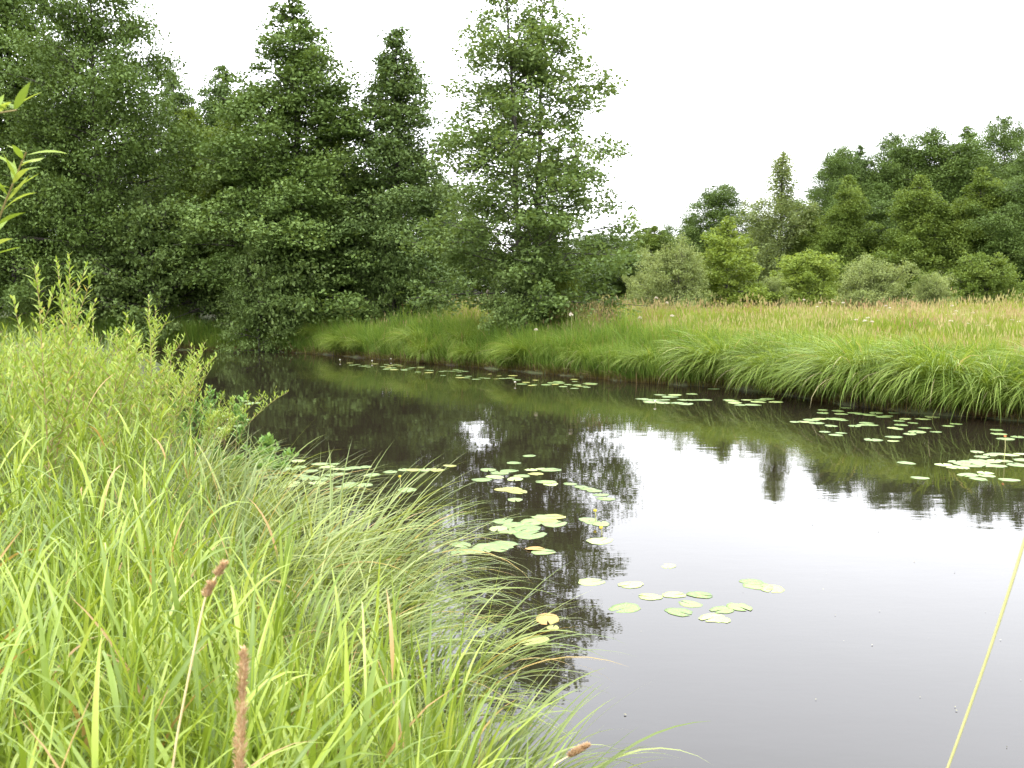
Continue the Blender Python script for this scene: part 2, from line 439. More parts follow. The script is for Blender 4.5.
V = np.array([(-90, -40, 0), (90, -40, 0), (90, 60, 0), (-90, 60, 0)])
me = make_mesh('water', V, np.array([[0, 1, 2, 3]]))
me.materials.append(wm)
tag(link('water', me), kind='structure')

# ---------------------------------------------------------------- trees
def crown_width(kind, u):
    if kind == 'cone': return min(1.0, 1.10 * (1 - u) ** 0.72) * min(1, 0.7 + 1.4 * u)
    if kind == 'oval': return math.sin(PI * min(1, (0.16 + 0.84 * u)) ** 0.9) ** 0.7 if u < 1 else 0
    if kind == 'column': return (0.52 + 0.58 * (1 - u)) * min(1, (1 - u) * 3.2 + 0.1) * min(1, 0.75 + u)
    if kind == 'dome': return math.sqrt(max(0.0, 1 - u * u)) 
    if kind == 'birch': return (0.36 + 0.08 * math.sin(u * 9)) * min(1, (1 - u) * 6) if u > 0.62 else 1.0 - 0.35 * u
    return 1 - u

def grow(seed, H, Rad, kind, nlimb, nclump, nleaf, lsize, mat, base=0.12, clump=0.55, vert=0.4, droop=0.0, bark='bark', stems=1, trunk_r=None, flat=0.6, density_in=0.25, aspect=1.5, limb_up=0.5):
    rng = np.random.default_rng(seed)
    tr = []; cl = []; cs = []
    hb = H * base
    for sidx in range(stems):
        bag = Bag()
        off = np.array([0, 0]) if stems == 1 else rng.uniform(-0.55, 0.55, 2) * Rad * 0.28
        if stems == 2: off = np.array([-0.6 if sidx == 0 else 0.35, 0.15 * sidx]) 
        zz = np.linspace(0, H * 0.97 * (1 if sidx == 0 or stems == 2 else rng.uniform(0.7, 1)), 12)
        wx = np.cumsum(rng.normal(0, 0.035 * H / 12, (12, 2)), 0)
        C = np.column_stack([wx[:, 0] + off[0] * (0.5 + zz / H), wx[:, 1] + off[1] * (0.5 + zz / H), zz - 0.15])
        r0 = trunk_r or H * 0.012
        if stems > 2: r0 *= 0.5
        tube(bag, C, r0 * (1 - zz / H) ** 0.8 + 0.012 + r0 * 0.5 * np.exp(-zz * 3), 8)
        for k in range(nlimb // stems):
            uu = (k + rng.random()) / (nlimb // stems)
            uu = min(0.985, uu ** 0.95)
            h = hb + (H - hb) * uu
            a = k * 2.39996 + rng.normal(0, 0.35) + sidx * 1.3
            lump = 1 + (0.10 if kind == 'column' else 0.2) * math.sin(2 * a + uu * 9 + seed) + (0.08 if kind == 'column' else 0.15) * math.sin(5 * a - uu * 17 + seed * 3)
            Ln = Rad * float(crown_width(kind, uu)) * lump * rng.uniform(0.8, 1.1)
            Ln = max(Ln, 0.05 * Rad)
            j = min(11, h / (zz[-1] + 1e-6) * 11); j0 = int(min(10, j)); f = j - j0
            B = C[j0] * (1 - f) + C[min(11, j0 + 1)] * f
            B = B.copy(); B[2] = min(h, zz[-1])
            up = limb_up * (0.35 + uu * 0.9) + rng.normal(0, 0.14)
            ts = np.linspace(0, 1, 6)
            zc = B[2] + Ln * (np.sin(up) * ts - droop * ts ** 2 * 0.6 - 0.12 * ts ** 2)
            Pm = np.column_stack([B[0] + np.cos(a) * Ln * ts * math.cos(up), B[1] + np.sin(a) * Ln * ts * math.cos(up), zc])
            Pm[1:, :2] += rng.normal(0, 0.03 * Ln, (5, 2))
            tube(bag, Pm, np.linspace(max(0.012, r0 * 0.32 * (1 - uu * 0.6)), 0.008, 6), 4)
            nc = max(1, int(round(nclump / nlimb * (0.22 + (Ln / Rad) ** 1.5 * 1.75))))
            tcs = density_in + (1.03 - density_in) * rng.random(nc) ** 0.7
            lat = rng.normal(0, 0.22, nc) * Ln * (1.1 - 0.6 * tcs)
            cx = np.interp(tcs, ts, Pm[:, 0]) - np.sin(a) * lat
            cyy = np.interp(tcs, ts, Pm[:, 1]) + np.cos(a) * lat
            cz = np.interp(tcs, ts, Pm[:, 2]) + rng.normal(0, 0.22 * clump + 0.05 * Ln, nc)
            cl.append(np.column_stack([cx, cyy, cz]))
            cs.append(np.full(nc, min(1.0, 0.32 + 1.5 * Ln / Rad)))
            # short twigs to the outer clumps
            for m_ in range(0, nc, 3):
                e = cl[-1][m_]; s0 = Pm[2]
                tube(bag, np.array([s0, (s0 + e) / 2 + [0, 0, 0.05], e]), [0.012, 0.009, 0.005], 3)
        me = bag.mesh('trunk', M[bark], True)
        tr.append(me)
    Cc = np.concatenate(cl)
    Cc[:, 2] = np.maximum(Cc[:, 2], 0.25)
    wgt = np.concatenate(cs) ** 1.6
    per = np.maximum(6, rng.normal(1, 0.3, len(Cc)) * nleaf * wgt / wgt.sum()).astype(int)
    idx = np.repeat(np.arange(len(Cc)), per)
    cs = np.concatenate(cs)
    rad = clump * rng.uniform(0.6, 1.35, len(Cc)) * cs
    g = rng.normal(0, 1, (len(idx), 3)); g *= (rng.random(len(idx)) ** 0.42 / (np.linalg.norm(g, axis=1) + 1e-9))[:, None]
    g[:, 2] *= vert
    g[:, 2] -= 0.22 * (g[:, 0] ** 2 + g[:, 1] ** 2) * (1 + 2 * droop)
    Lc = Cc[idx] + g * rad[idx][:, None]
    tone = rng.random(len(Cc))
    bag = Bag()
    leafquads(bag, rng, Lc, lsize, flat=flat, rnd=np.clip(0.55 * tone[idx] + 0.45 * rng.random(len(idx)), 0, 1), aspect=aspect)
    return tr, bag.mesh('crown', M[mat])

PROTO = {}
def proto(key, *a, **k):
    PROTO[key] = (grow(*a, **k), a[1], a[2])

def plant(name, key, x, y, H, W=None, rz=0.0, label='', cat='tree', group=None, bush=False):
    (tr, cr), h0, r0 = PROTO[key]
    z = float(height(np.array([[x, y]]))[0]) - 0.05
    sz = (H - z) / h0
    sx = sz if W is None else (W / 2) / r0
    o = empty(name, (x, y, z), rz, (sx, sx, sz))
    for t_ in tr: link('stem' if bush else 'trunk', t_, o)
    link('foliage' if bush else 'crown', cr, o)
    tag(o, label, cat, group)
    return o

proto('alder_a', 11, 15.0, 4.7, 'cone', 130, 820, 115000, 0.14, 'alder', base=0.03, clump=0.80, vert=0.5, limb_up=0.45, density_in=0.08)
proto('alder_b', 12, 15.0, 4.7, 'oval', 130, 820, 115000, 0.14, 'alder_dark', base=0.03, clump=0.80, vert=0.6, limb_up=0.35, density_in=0.08)
proto('alder_c', 13, 14.5, 3.6, 'cone', 110, 620, 80000, 0.14, 'alder_blue', base=0.05, clump=0.70, vert=0.55, limb_up=0.6, density_in=0.1)
proto('olive_a', 14, 12.0, 3.6, 'cone', 110, 560, 72000, 0.14, 'olive', base=0.05, clump=0.68, vert=0.7, limb_up=0.7)
proto('light_a', 15, 6.5, 2.1, 'cone', 70, 420, 26000, 0.12, 'light', base=0.04, clump=0.38, vert=0.6, limb_up=0.6)
proto('central', 21, 13.2, 3.4, 'column', 150, 680, 60000, 0.125, 'airy', base=0.08, clump=0.52, vert=0.6, stems=2, trunk_r=0.11, limb_up=0.6, density_in=0.15)
proto('birch', 22, 13.0, 2.6, 'birch', 90, 620, 42000, 0.12, 'birch', base=0.10, clump=0.46, vert=1.5, droop=0.5, bark='bark', limb_up=0.9, density_in=0.1)
proto('willow_bush', 23, 3.2, 2.4, 'dome', 80, 420, 32000, 0.11, 'silver', base=0.03, clump=0.34, vert=0.8, stems=4, limb_up=1.0, flat=0.2, aspect=2.6)
proto('green_bush', 24, 3.2, 2.4, 'dome', 80, 420, 30000, 0.11, 'light', base=0.03, clump=0.36, vert=0.7, stems=4, limb_up=0.9, flat=0.4)
proto('dark_bush', 25, 3.2, 2.0, 'dome', 60, 330, 20000, 0.10, 'airy', base=0.03, clump=0.36, vert=0.6, stems=3, limb_up=0.8)
proto('olive_bush', 26, 3.2, 2.4, 'dome', 80, 420, 30000, 0.11, 'olive', base=0.03, clump=0.36, vert=0.7, stems=4, limb_up=0.9, flat=0.4)

def tree_px(name, key, px, top, Y, wpx=None, rz=0.0, label='', cat='tree', group=None, bush=False):
    x = (px - 512) / 960.0 * Y
    if name == 'forest_tree': wpx *= 1.55 if key == 'alder_b' else 1.35
    if name == 'willow_shrub': wpx *= 1.08; top -= 2
    return plant(name, key, x, Y, float(topz(top, Y)), None if wpx is None else wpx / 960.0 * Y, rz, label, cat, group, bush)

gL = 'tall alders behind the left end of the river'
tree_px('alder_tree', 'alder_b', 104, -28, 44, 190, 0.3, 'huge dark broad tree at the left, its top cut by the photo edge', group=gL)
tree_px('alder_tree', 'alder_a', 20, -60, 47, 230, 1.9, 'dark tree cut by the left photo edge behind the pale willow sprigs', group=gL)
tree_px('alder_tree', 'alder_c', 222, 60, 62, 120, 0.7, 'small distant treetop between the huge left tree and the twin peaks', group=gL)
tree_px('alder_tree', 'alder_c', 186, 66, 64, 110, 2.9, 'farther dark treetop just right of the huge left tree', group=gL)
tree_px('alder_tree', 'olive_a', 196, 110, 51, 130, 2.2, 'softer yellowish green tree filling the notch beside the huge left tree', group=gL)
tree_px('alder_tree', 'alder_a', 306, -2, 43.5, 245, 4.0, 'broad alder with a pointed top whose lowest boughs overhang the water', group=gL)
tree_px('alder_tree', 'alder_c', 400, 26, 44, 165, 5.1, 'narrower pointed alder right of the broad one over the water', group=gL)
tree_px('alder_tree', 'olive_a', 240, 112, 47, 150, 0.9, 'lower green tree leaning against the broad pointed alder', group=gL)
tree_px('alder_tree', 'alder_c', 446, 172, 82, 90, 3.3, 'short tree between the pointed alders and the lone airy tree', group=gL)
tree_px('alder_tree', 'central', 536, -18, 34, 212, 0.35, 'lone airy tree with two stems and sky showing through its leaves', cat='tree')
tree_px('forest_tree', 'alder_b', 598, 234, 74, 76, 0.0, 'rounded dark green tree far behind, just right of the airy tree', cat='tree')
tree_px('forest_tree', 'olive_a', 470, 212, 86, 70, 2.0, 'far green tree seen left of the stems of the airy tree', cat='tree')
tree_px('shrub', 'dark_bush', 538, 236, 36, 96, 4.0, 'dense shrub under the crown of the airy tree', cat='shrub', bush=True)
tree_px('shrub', 'dark_bush', 520, 262, 33.6, 84, 1.0, 'low leafy shrub in front of the airy tree on the bank edge', cat='shrub', bush=True)
tree_px('shrub', 'green_bush', 566, 284, 34, 40, 1.5, 'small pale green shrub beside rusty dock stems', cat='shrub', bush=True)
tree_px('shrub', 'dark_bush', 292, 222, 41.2, 120, 5.0, 'shrubby lower growth hanging over the water under the broad pointed alder', cat='shrub', bush=True)
tree_px('shrub', 'dark_bush', 258, 262, 40.6, 84, 2.6, 'low shrub touching the water at the back of the river', cat='shrub', bush=True)
tree_px('shrub', 'dark_bush', 150, 215, 42.6, 130, 3.6, 'leafy lower growth at the foot of the huge left tree', cat='shrub', bush=True)
tree_px('shrub', 'dark_bush', 390, 228, 42, 80, 3.0, 'shrub at the foot of the narrower pointed alder', cat='shrub', bush=True)

gR = 'trees of the wood edge beyond the meadow'
tree_px('forest_tree', 'olive_a', 652, 226, 78, 62, 0.2, 'rounded mid green tree, leftmost of the wood beyond the meadow', group=gR)
tree_px('forest_tree', 'alder_c', 690, 211, 95, 40, 1.2, 'thin faint treetop farthest off in the dip of the tree line', group=gR)
tree_px('forest_tree', 'alder_b', 720, 184, 84, 66, 0.8, 'rounded dark tree behind the bright cone shaped tree', group=gR)
tree_px('forest_tree', 'olive_a', 756, 222, 70, 54, 2.8, 'mid green tree between the bright cone and the birch', group=gR)
tree_px('birch_tree', 'birch', 776, 150, 66, 92, 0.0, 'slender pale birch with airy top and drooping twigs', cat='tree')
tree_px('forest_tree', 'olive_a', 806, 212, 66, 56, 3.9, 'low green tree hugging the right side of the birch', group=gR)
tree_px('forest_tree', 'alder_b', 836, 146, 74, 50, 0.5, 'dark tree with sky gaps right behind the birch', group=gR)
tree_px('forest_tree', 'olive_a', 843, 176, 64, 60, 1.5, 'olive green cone in front of the darkest treetops', group=gR)
tree_px('forest_tree', 'alder_c', 858, 142, 76, 52, 2.5, 'darkest narrow pointed treetop right of the sky gap', group=gR)
tree_px('forest_tree', 'alder_b', 888, 134, 76, 60, 3.5, 'dark treetop just right of the narrowest pointed one', group=gR)
tree_px('forest_tree', 'alder_b', 920, 130, 74, 82, 4.5, 'broad green treetop in the middle of the high wood', group=gR)
tree_px('forest_tree', 'olive_a', 914, 176, 61, 76, 5.5, 'lighter green tree standing forward with a rounded pointed top', group=gR)
tree_px('forest_tree', 'alder_a', 956, 126, 74, 80, 0.9, 'broad treetop left of the tallest knob of the wood', group=gR)
tree_px('forest_tree', 'olive_a', 974, 168, 60, 76, 1.9, 'second lighter tree standing forward, near the right photo edge', group=gR)
tree_px('forest_tree', 'alder_b', 995, 116, 77, 52, 2.9, 'tallest dark knob of the wood near the right photo edge', group=gR)
tree_px('forest_tree', 'alder_a', 1030, 122, 70, 90, 3.9, 'dark tree cut by the right photo edge', group=gR)
tree_px('forest_tree', 'alder_b', 1016, 175, 58, 70, 4.9, 'dark lower tree cut by the right photo edge behind the bushes', group=gR)
tree_px('forest_tree', 'alder_b', 880, 200, 66, 70, 0.1, 'shaded tree filling the gap between the two lighter forward trees', group=gR)
gB = 'more trees standing deeper in the wood'
rr = random.Random(5)
for px in list(range(600, 1250, 34)):
    tree_px('forest_tree', rr.choice(['alder_a', 'alder_b', 'alder_c']), px + rr.uniform(-8, 8), (232 if px < 812 else 156) + rr.uniform(-6, 12), 92 + rr.uniform(-4, 6), 66, rr.uniform(0, 6), 'dark tree deeper in the wood, seen only through gaps between nearer trees', group=gB)
for px in (-90, -10, 70, 150, 250, 340):
    tree_px('forest_tree', rr.choice(['alder_a', 'alder_b', 'olive_a']), px, 150 + rr.uniform(-15, 15), 68 + rr.uniform(-4, 6), 120, rr.uniform(0, 6), 'dark tree behind the left alders, seen only through gaps', group='trees hidden behind the left alders')

tree_px('young_tree', 'light_a', 727, 216, 50, 88, 0.4, 'bright light green cone shaped young tree on the meadow', cat='tree')
tree_px('willow_shrub', 'willow_bush', 672, 262, 48, 82, 0.3, 'silvery rounded willow shrub left of the bright cone shaped tree', cat='shrub', bush=True)
tree_px('willow_shrub', 'green_bush', 806, 266, 53, 84, 1.3, 'bright green rounded shrub under the birch', cat='shrub', bush=True)
tree_px('willow_shrub', 'willow_bush', 770, 288, 50, 40, 2.3, 'small grey green shrub right of the cone shaped tree', cat='shrub', bush=True)
tree_px('willow_shrub', 'willow_bush', 872, 274, 46, 82, 3.3, 'broad silvery willow shrub in front of the lighter forward tree', cat='shrub', bush=True)
tree_px('willow_shrub', 'willow_bush', 932, 285, 47, 52, 4.3, 'low grey green shrub between the broad silvery one and the olive one', cat='shrub', bush=True)
tree_px('willow_shrub', 'olive_bush', 984, 266, 50, 78, 5.3, 'darker olive green rounded shrub near the right photo edge', cat='shrub', bush=True)
tree_px('willow_shrub', 'willow_bush', 640, 284, 52, 44, 0.8, 'low grey shrub behind the meadow at the left of the silvery one', cat='shrub', bush=True)

# ---------------------------------------------------------------- far bank and meadow
def along_line(A, N, rng, x0, x1):
    """random points on the polyline between the x values with the normal that points away from the water (left of A's travel)"""
    seg = A[1:] - A[:-1]; ln = np.linalg.norm(seg, axis=1); cum = np.concatenate([[0], np.cumsum(ln)])
    out = []
    s = rng.random(N * 6) * cum[-1]
    k = np.clip(np.searchsorted(cum, s) - 1, 0, len(seg) - 1)
    p = A[k] + seg[k] * ((s - cum[k]) / ln[k])[:, None]
    ok = (p[:, 0] > x0) & (p[:, 0] < x1)
    p = p[ok][:N]; d = seg[k][ok][:N] / ln[k][ok][:N][:, None]
    return p, np.column_stack([-d[:, 1], d[:, 0]])

rng = np.random.default_rng(101)
bag = Bag()
for N, off0, off1, h0, h1 in ((30000, -0.08, 0.6, 0.8, 1.35), (34000, 0.4, 2.6, 0.85, 1.5)):
    p, nn = along_line(FARA, N, rng, -24, 16)
    o = rng.uniform(off0, off1, len(p))
    q = p + nn * o[:, None]
    kp = (q[:, 0] < 5) | (o > 0.8) | (rng.random(len(q)) < 0.75)
    p, nn, o, q = p[kp], nn[kp], o[kp], q[kp]
    clumpf = 0.78 + 0.42 * wob(q, 1.7, 2) + 0.15 * wob(q, 0.6, 12)
    z = np.maximum(height(q), 0.02)
    P0 = np.column_stack([q, z - 0.03])
    toward = np.arctan2(-nn[:, 1], -nn[:, 0])
    azi = toward + rng.normal(0, 1.3, len(p))
    L = rng.uniform(h0, h1, len(p)) * clumpf
    ribbons(bag, rng, P0, azi, L, np.abs(rng.normal(0.08, 0.14, len(p))), np.where(q[:, 0] < 5, rng.uniform(0.1, 1.1, len(p)), rng.uniform(0.3, 1.7, len(p))), rng.uniform(0.012, 0.026, len(p)), 4)
tag(link('bank_grass', bag.mesh('bank_grass', M['bank'])), 'dense tall green grass lining the far bank down to the water', 'grass', kind='stuff')

# brown dead litter hanging at the waterline
bag = Bag()
p, nn = along_line(FARA, 3000, rng, -24, 14)
q = p + nn * rng.uniform(-0.22, 0.1, len(p))[:, None]
ribbons(bag, rng, np.column_stack([q, rng.uniform(0.0, 0.22, len(q))]), np.arctan2(-nn[:, 1], -nn[:, 0]) + rng.normal(0, 1, len(q)), rng.uniform(0.15, 0.45, len(q)), rng.uniform(0.3, 1.4, len(q)), rng.uniform(0.3, 1.6, len(q)), 0.014, 3)
M['litter'] = leaf_mat('dead grass litter', [(0.0, (0.05, 0.032, 0.016)), (0.6, (0.11, 0.075, 0.035)), (1.0, (0.32, 0.27, 0.12))], trans=0.2, nscale=2)
tag(link('dead_grass', bag.mesh('dead_grass', M['litter'])), 'brown dead grass at the foot of the far bank', 'grass', kind='stuff')

# meadow
bag = Bag(); seeds = Bag()
N = 210000
d = np.exp(rng.uniform(math.log(19), math.log(66), N))
px = rng.uniform(-0.24, 0.68, N)
q = np.column_stack([px * d, d])
sdv = sdist(q)
far_side = seg_dist(q, FARA) < seg_dist(q, NEARA)
ok = (sdv > 0.8) & far_side
q = q[ok]; d = d[ok]; sdv = sdv[ok]
patch = wob(q, 0.55, 4)
hh = 0.74 + 0.30 * wob(q, 1.1, 7) + 0.15 * wob(q, 0.3, 9)
z = height(q)
az_ = rng.uniform(0, 2 * PI, len(q))
L = hh * rng.uniform(0.55, 1.1, len(q)) * np.clip(0.75 + sdv * 0.05, 0.75, 1)
rn = np.clip(0.35 + 0.25 * patch + 0.22 * wob(q, 1.5, 21) + 0.28 * (sdv > 4) * np.clip(sdv / 12, 0, 1) + rng.normal(0, 0.2, len(q)), 0, 1)
ribbons(bag, rng, np.column_stack([q, z - 0.02]), az_, L, np.abs(rng.normal(0.05, 0.13, len(q))), rng.uniform(0.1, 1.1, len(q)), 0.005 + 0.0008 * d * rng.uniform(0.6, 1.3, len(q)), 3, rnd=rn)
tag(link('meadow_grass', bag.mesh('meadow_grass', M['meadow'])), 'tall yellow green grass covering the flat meadow', 'grass', kind='stuff')
pick = (rng.random(len(q)) < (0.05 + 0.30 * np.clip(sdv / 8 - 0.1, 0, 1) * np.clip(0.5 + 0.8 * patch, 0.1, 1.3))) & (sdv > 1.5)
qs = q[pick]; ds = d[pick]
hs_ = hh[pick] * rng.uniform(0.8, 1.28, len(qs)) * (1 + 0.15 * wob(qs, 1.9, 31))
top = np.column_stack([qs, height(qs) + hs_ - 0.22])
rn = np.clip(0.42 + 0.42 * wob(qs, 0.42, 11) + 0.3 * wob(qs, 1.3, 4) + rng.normal(0, 0.16, len(qs)), 0, 1)
ribbons(seeds, rng, top, rng.uniform(0, 2 * PI, len(qs)), rng.uniform(0.10, 0.24, len(qs)), rng.uniform(0, 0.25, len(qs)), rng.uniform(0, 0.6, len(qs)), 0.008 + 0.00065 * ds, 3, prof='leaf', rnd=rn)
# rusty dock plants right of the small pale shrub
for (pxx, Y, n_) in ((592, 33, 900), (610, 34, 500), (575, 33.5, 300)):
    c = np.array([(pxx - 512) / 960 * Y, Y])
    qd = c + rng.normal(0, 0.45, (n_, 2)) * [1.0, 0.8]
    zz = height(qd) + rng.uniform(0.45, 1.35, n_)
    ribbons(seeds, rng, np.column_stack([qd, zz]), rng.uniform(0, 6.3, n_), rng.uniform(0.08, 0.2, n_), rng.uniform(0, 0.5, n_), 0.3, 0.03, 2, prof='leaf', rnd=rng.uniform(0.6, 1, n_))
tag(link('meadow_seed_heads', seeds.mesh('meadow_seed_heads', M['seed'])), 'tan and rusty seed heads standing above the meadow grass', 'grass', kind='stuff')

# drooping sedge tussocks on the far bank
def tussock_mesh(seed, N, mat, Lr, rad=0.22, bias=0.9, wdt=0.014, bend=(1.1, 2.5), nseg=7):
    r_ = np.random.default_rng(seed); b = Bag()
    a = r_.uniform(0, 2 * PI, N); rr_ = rad * np.sqrt(r_.random(N))
    P0 = np.column_stack([np.cos(a) * rr_, np.sin(a) * rr_, np.full(N, -0.05)])
    v = np.column_stack([np.cos(a), np.sin(a)]) * 0.75 + r_.normal(0, 0.45, (N, 2)) + [bias, 0]
    ln = np.linalg.norm(v, axis=1)
    ribbons(b, r_, P0, np.arctan2(v[:, 1], v[:, 0]), r_.uniform(Lr[0], Lr[1], N), np.clip(0.05 + 0.16 * ln + r_.normal(0, 0.1, N), 0, 1.0), r_.uniform(bend[0], bend[1], N), r_.uniform(0.6, 1.2, N) * wdt, nseg, roll=r_.normal(0, 0.35, N), power=1.25)
    return b.mesh('tussock', mat)
tus = [tussock_mesh(300 + k, 640, M['sedge_far'], (1.0, 1.9), 0.26, 1.0, 0.020, (1.4, 2.7)) for k in range(5)]
def sedge_at(q, toward, k, s, label, group):
    o = link('sedge_tussock', tus[k % 5])
    o.location = (q[0], q[1], float(height(np.array([q]))[0]))
    o.rotation_euler = (0, 0, toward); o.scale = (s, s, s * 0.95)
    tag(o, label, 'tussock', group)
rt = random.Random(9)
def walk(A, x0, x1, step):
    seg = A[1:] - A[:-1]; ln = np.linalg.norm(seg, axis=1); cum = np.concatenate([[0], np.cumsum(ln)])
    for s in np.arange(0, cum[-1], step):
        k = min(len(seg) - 1, max(0, int(np.searchsorted(cum, s)) - 1))
        p = A[k] + seg[k] * (s - cum[k]) / ln[k]
        if x0 < p[0] < x1:
            dd = seg[k] / ln[k]
            yield p, np.array([-dd[1], dd[0]])
kk = 0
for p, nn in walk(FARA, 4.6, 15, 0.95):
    for off in (0.28, 1.0, 1.25):
        qq = p + nn * (off + rt.uniform(-0.15, 0.2)) + np.array([rt.uniform(-0.15, 0.15), 0])
        sedge_at(qq, math.atan2(-nn[1], -nn[0]) + rt.uniform(-1.0, 0.8), kk, (rt.uniform(0.8, 1.35) if off < 0.5 else rt.uniform(0.75, 1.05)),
                 'silky drooping sedge tussock leaning over the water on the right bank' if off < 0.5 else 'sedge tussock in the second row behind the drooping ones on the right bank',
                 'drooping sedge tussocks on the right bank' if off < 0.5 else 'second row of sedge tussocks')
        kk += 1
for p, nn in walk(FARA, -9, 4.6, 1.25):
    qq = p + nn * rt.uniform(0.1, 0.9)
    sedge_at(qq, math.atan2(-nn[1], -nn[0]) + rt.uniform(-1.2, 1.2), kk, rt.uniform(0.6, 1.05), 'shorter sedge tussock in the grass of the middle far bank', 'sedge tussocks on the middle far bank')
    kk += 1

# white and cream flower heads in the meadow
def flower_protos():
    out = []
    for k in range(3):
        r_ = np.random.default_rng(500 + k)
        b = Bag(); tube(b, np.array([[0, 0, 0], [0.02, 0, 0.5], [0.0, 0.02, 1.0]]), [0.004, 0.003, 0.003], 4)
        st = b.mesh('stem', M['green_stalk'])
        b = Bag(); n_ = 160
        a = r_.uniform(0, 6.3, n_); rr_ = np.sqrt(r_.random(n_)) * 0.055
        leafquads(b, r_, np.column_stack([np.cos(a) * rr_, np.sin(a) * rr_, 1.0 + 0.03 * np.cos(rr_ / 0.055 * 1.5) + r_.normal(0, 0.012, n_)]), 0.022, flat=1.0, aspect=1.1)
        out.append((st, b.mesh('umbel', M['petal'])))
    return out
FP = flower_protos()
FL = [(488, 292, 34), (536, 330, 30), (568, 303, 31), (571, 315, 29.5), (667, 303, 36), (672, 316, 30), (640, 318, 30), (656, 298, 40), (843, 303, 40), (833, 302, 42), (890, 308, 38), (886, 306, 37), (878, 311, 34), (868, 318, 30),
      (856, 320, 29), (865, 321, 28), (872, 322, 28), (946, 315, 34), (954, 314, 34), (952, 306, 36), (956, 311, 35), (951, 321, 29), (968, 324, 28), (988, 327, 27), (992, 318, 31), (1012, 320, 30), (1003, 317, 32), (973, 313, 34), (1019, 322, 29), (963, 315, 33), (820, 303, 42), (817, 307, 40), (804, 300, 44)]
for k, (px_, py_, Y) in enumerate(FL):
    c = atdist(px_, py_, Y); z = float(height(np.array([c[:2]]))[0])
    o = empty('meadow_flower', (c[0], c[1], z), k * 1.7, (1.1, 1.1, max(0.6, c[2] - z)))
    link('stem', FP[k % 3][0], o); link('umbel', FP[k % 3][1], o)
    tag(o, 'cream flower head above the meadow grass at the right' if px_ > 780 else 'single pale flower head in the grass near the middle of the far bank', 'flower', 'cream flowers in the right meadow' if px_ > 780 else 'scattered pale flowers of the middle bank')

# ---------------------------------------------------------------- lily pads
def pad_mesh(seed, thick=0.002, curl=0.0, torn=False):
    r_ = random.Random(seed)
    b = Bag(); n_ = 28; notch = 0.28
    rings = [0.0, 0.35, 0.7, 1.0]
    Vt = []
    ph = r_.uniform(0, 6)
    for ri in rings:
        for k in range(n_):
            a = notch / 2 * (1 if ri > 0 else 1) + (2 * PI - notch) * k / (n_ - 1)
            rr_ = ri * 0.5 * (1 + 0.06 * math.sin(3 * a + ph) + 0.035 * math.sin(7 * a + ph * 2) + 0.02 * math.sin(11 * a + ph))
            if torn and 2.2 < a < 3.0: rr_ *= 0.72
            z = 0.004 + 0.002 * math.sin(2 * a + ph) * ri + (curl * max(0, math.cos(a - ph)) * ri ** 3)
            Vt.append((math.cos(a) * rr_ * 1.12, math.sin(a) * rr_, z))
    Vt = np.array(Vt); Vb = Vt - [0, 0, thick]
    F = []
    for i_ in range(3):
        for k in range(n_ - 1):
            a0 = i_ * n_ + k
            F.append([a0, a0 + n_, a0 + n_ + 1, a0 + 1])
    m0 = len(Vt)
    F2 = [[m0 + q_ for q_ in f[::-1]] for f in F]
    S = [[3 * n_ + k, m0 + 3 * n_ + k, m0 + 3 * n_ + k + 1, 3 * n_ + k + 1] for k in range(n_ - 1)]
    return make_mesh('lily_pad', np.vstack([Vt, Vb]), np.array(F + F2 + S), smooth=True)
PM = {}
for mk in ('pad', 'pad_pale', 'pad_yellow', 'pad_brown'):
    PM[mk] = []
    for k in range(4):
        me = pad_mesh(40 + k, curl=(0.0, 0.015, 0.005, 0.0)[k] if mk != 'pad_brown' else 0.08, torn=(k == 3)); me.materials.append(M[mk]); PM[mk].append(me)
rp = random.Random(77)
def pad(px, py, size, mk, label, group):
    size *= (0.74 if py > 440 else 0.82) * rp.uniform(0.8, 1.12)
    if mk == 'pad_pale' and rp.random() < 0.5: mk = 'pad'
    c = onplane(px, py, 0.0)
    o = link('lily_pad', rp.choice(PM[mk]))
    o.location = (c[0], c[1], rp.uniform(0.000, 0.003))
    o.rotation_euler = (rp.gauss(0, 0.006), rp.gauss(0, 0.006), rp.uniform(0, 6.28))
    s = size * rp.uniform(0.82, 1.15)
    o.scale = (s, s * rp.uniform(0.85, 1.0), s)
    tag(o, label, 'lily pad', group)
left_row = [(273, 467), (283, 466), (281, 471), (290, 469), (255, 469), (298, 461), (320, 464), (335, 464), (300, 467), (310, 471), (346, 469), (354, 468), (365, 467), (372, 475), (322, 479), (309, 478), (317, 483), (293, 483), (288, 486), (329, 475), (351, 484), (364, 485), (346, 487), (337, 469), (327, 467), (263, 473), (244, 478), (250, 472), (268, 478), (238, 470), (300, 476), (341, 474), (232, 482), (256, 483)]
for a in left_row: pad(*a, 0.30, rp.choice(['pad', 'pad', 'pad_pale']), 'green lily pad in the raft just beyond the arching near grass', 'lily pads in the raft beyond the near grass')
for a in [(390, 472), (405, 470), (425, 470), (436, 470), (450, 466), (407, 490), (414, 470)]: pad(*a, 0.30, rp.choice(['pad', 'pad_yellow']), 'lily pad in the thin chain linking the near raft to the middle one', 'lily pads in the thin chain')
for a in [(245, 401), (254, 403), (249, 404), (239, 426), (227, 416), (232, 419), (222, 428), (243, 420), (215, 411)]: pad(*a, 0.36, 'pad', 'lily pad by the leafy twigs at the left edge of the open water', 'lily pads by the left bank twigs')
mid = [(488, 470), (509, 471), (495, 477), (515, 479), (482, 480), (531, 470), (541, 469), (551, 470), (546, 482), (551, 484), (522, 476), (536, 474), (500, 473)]
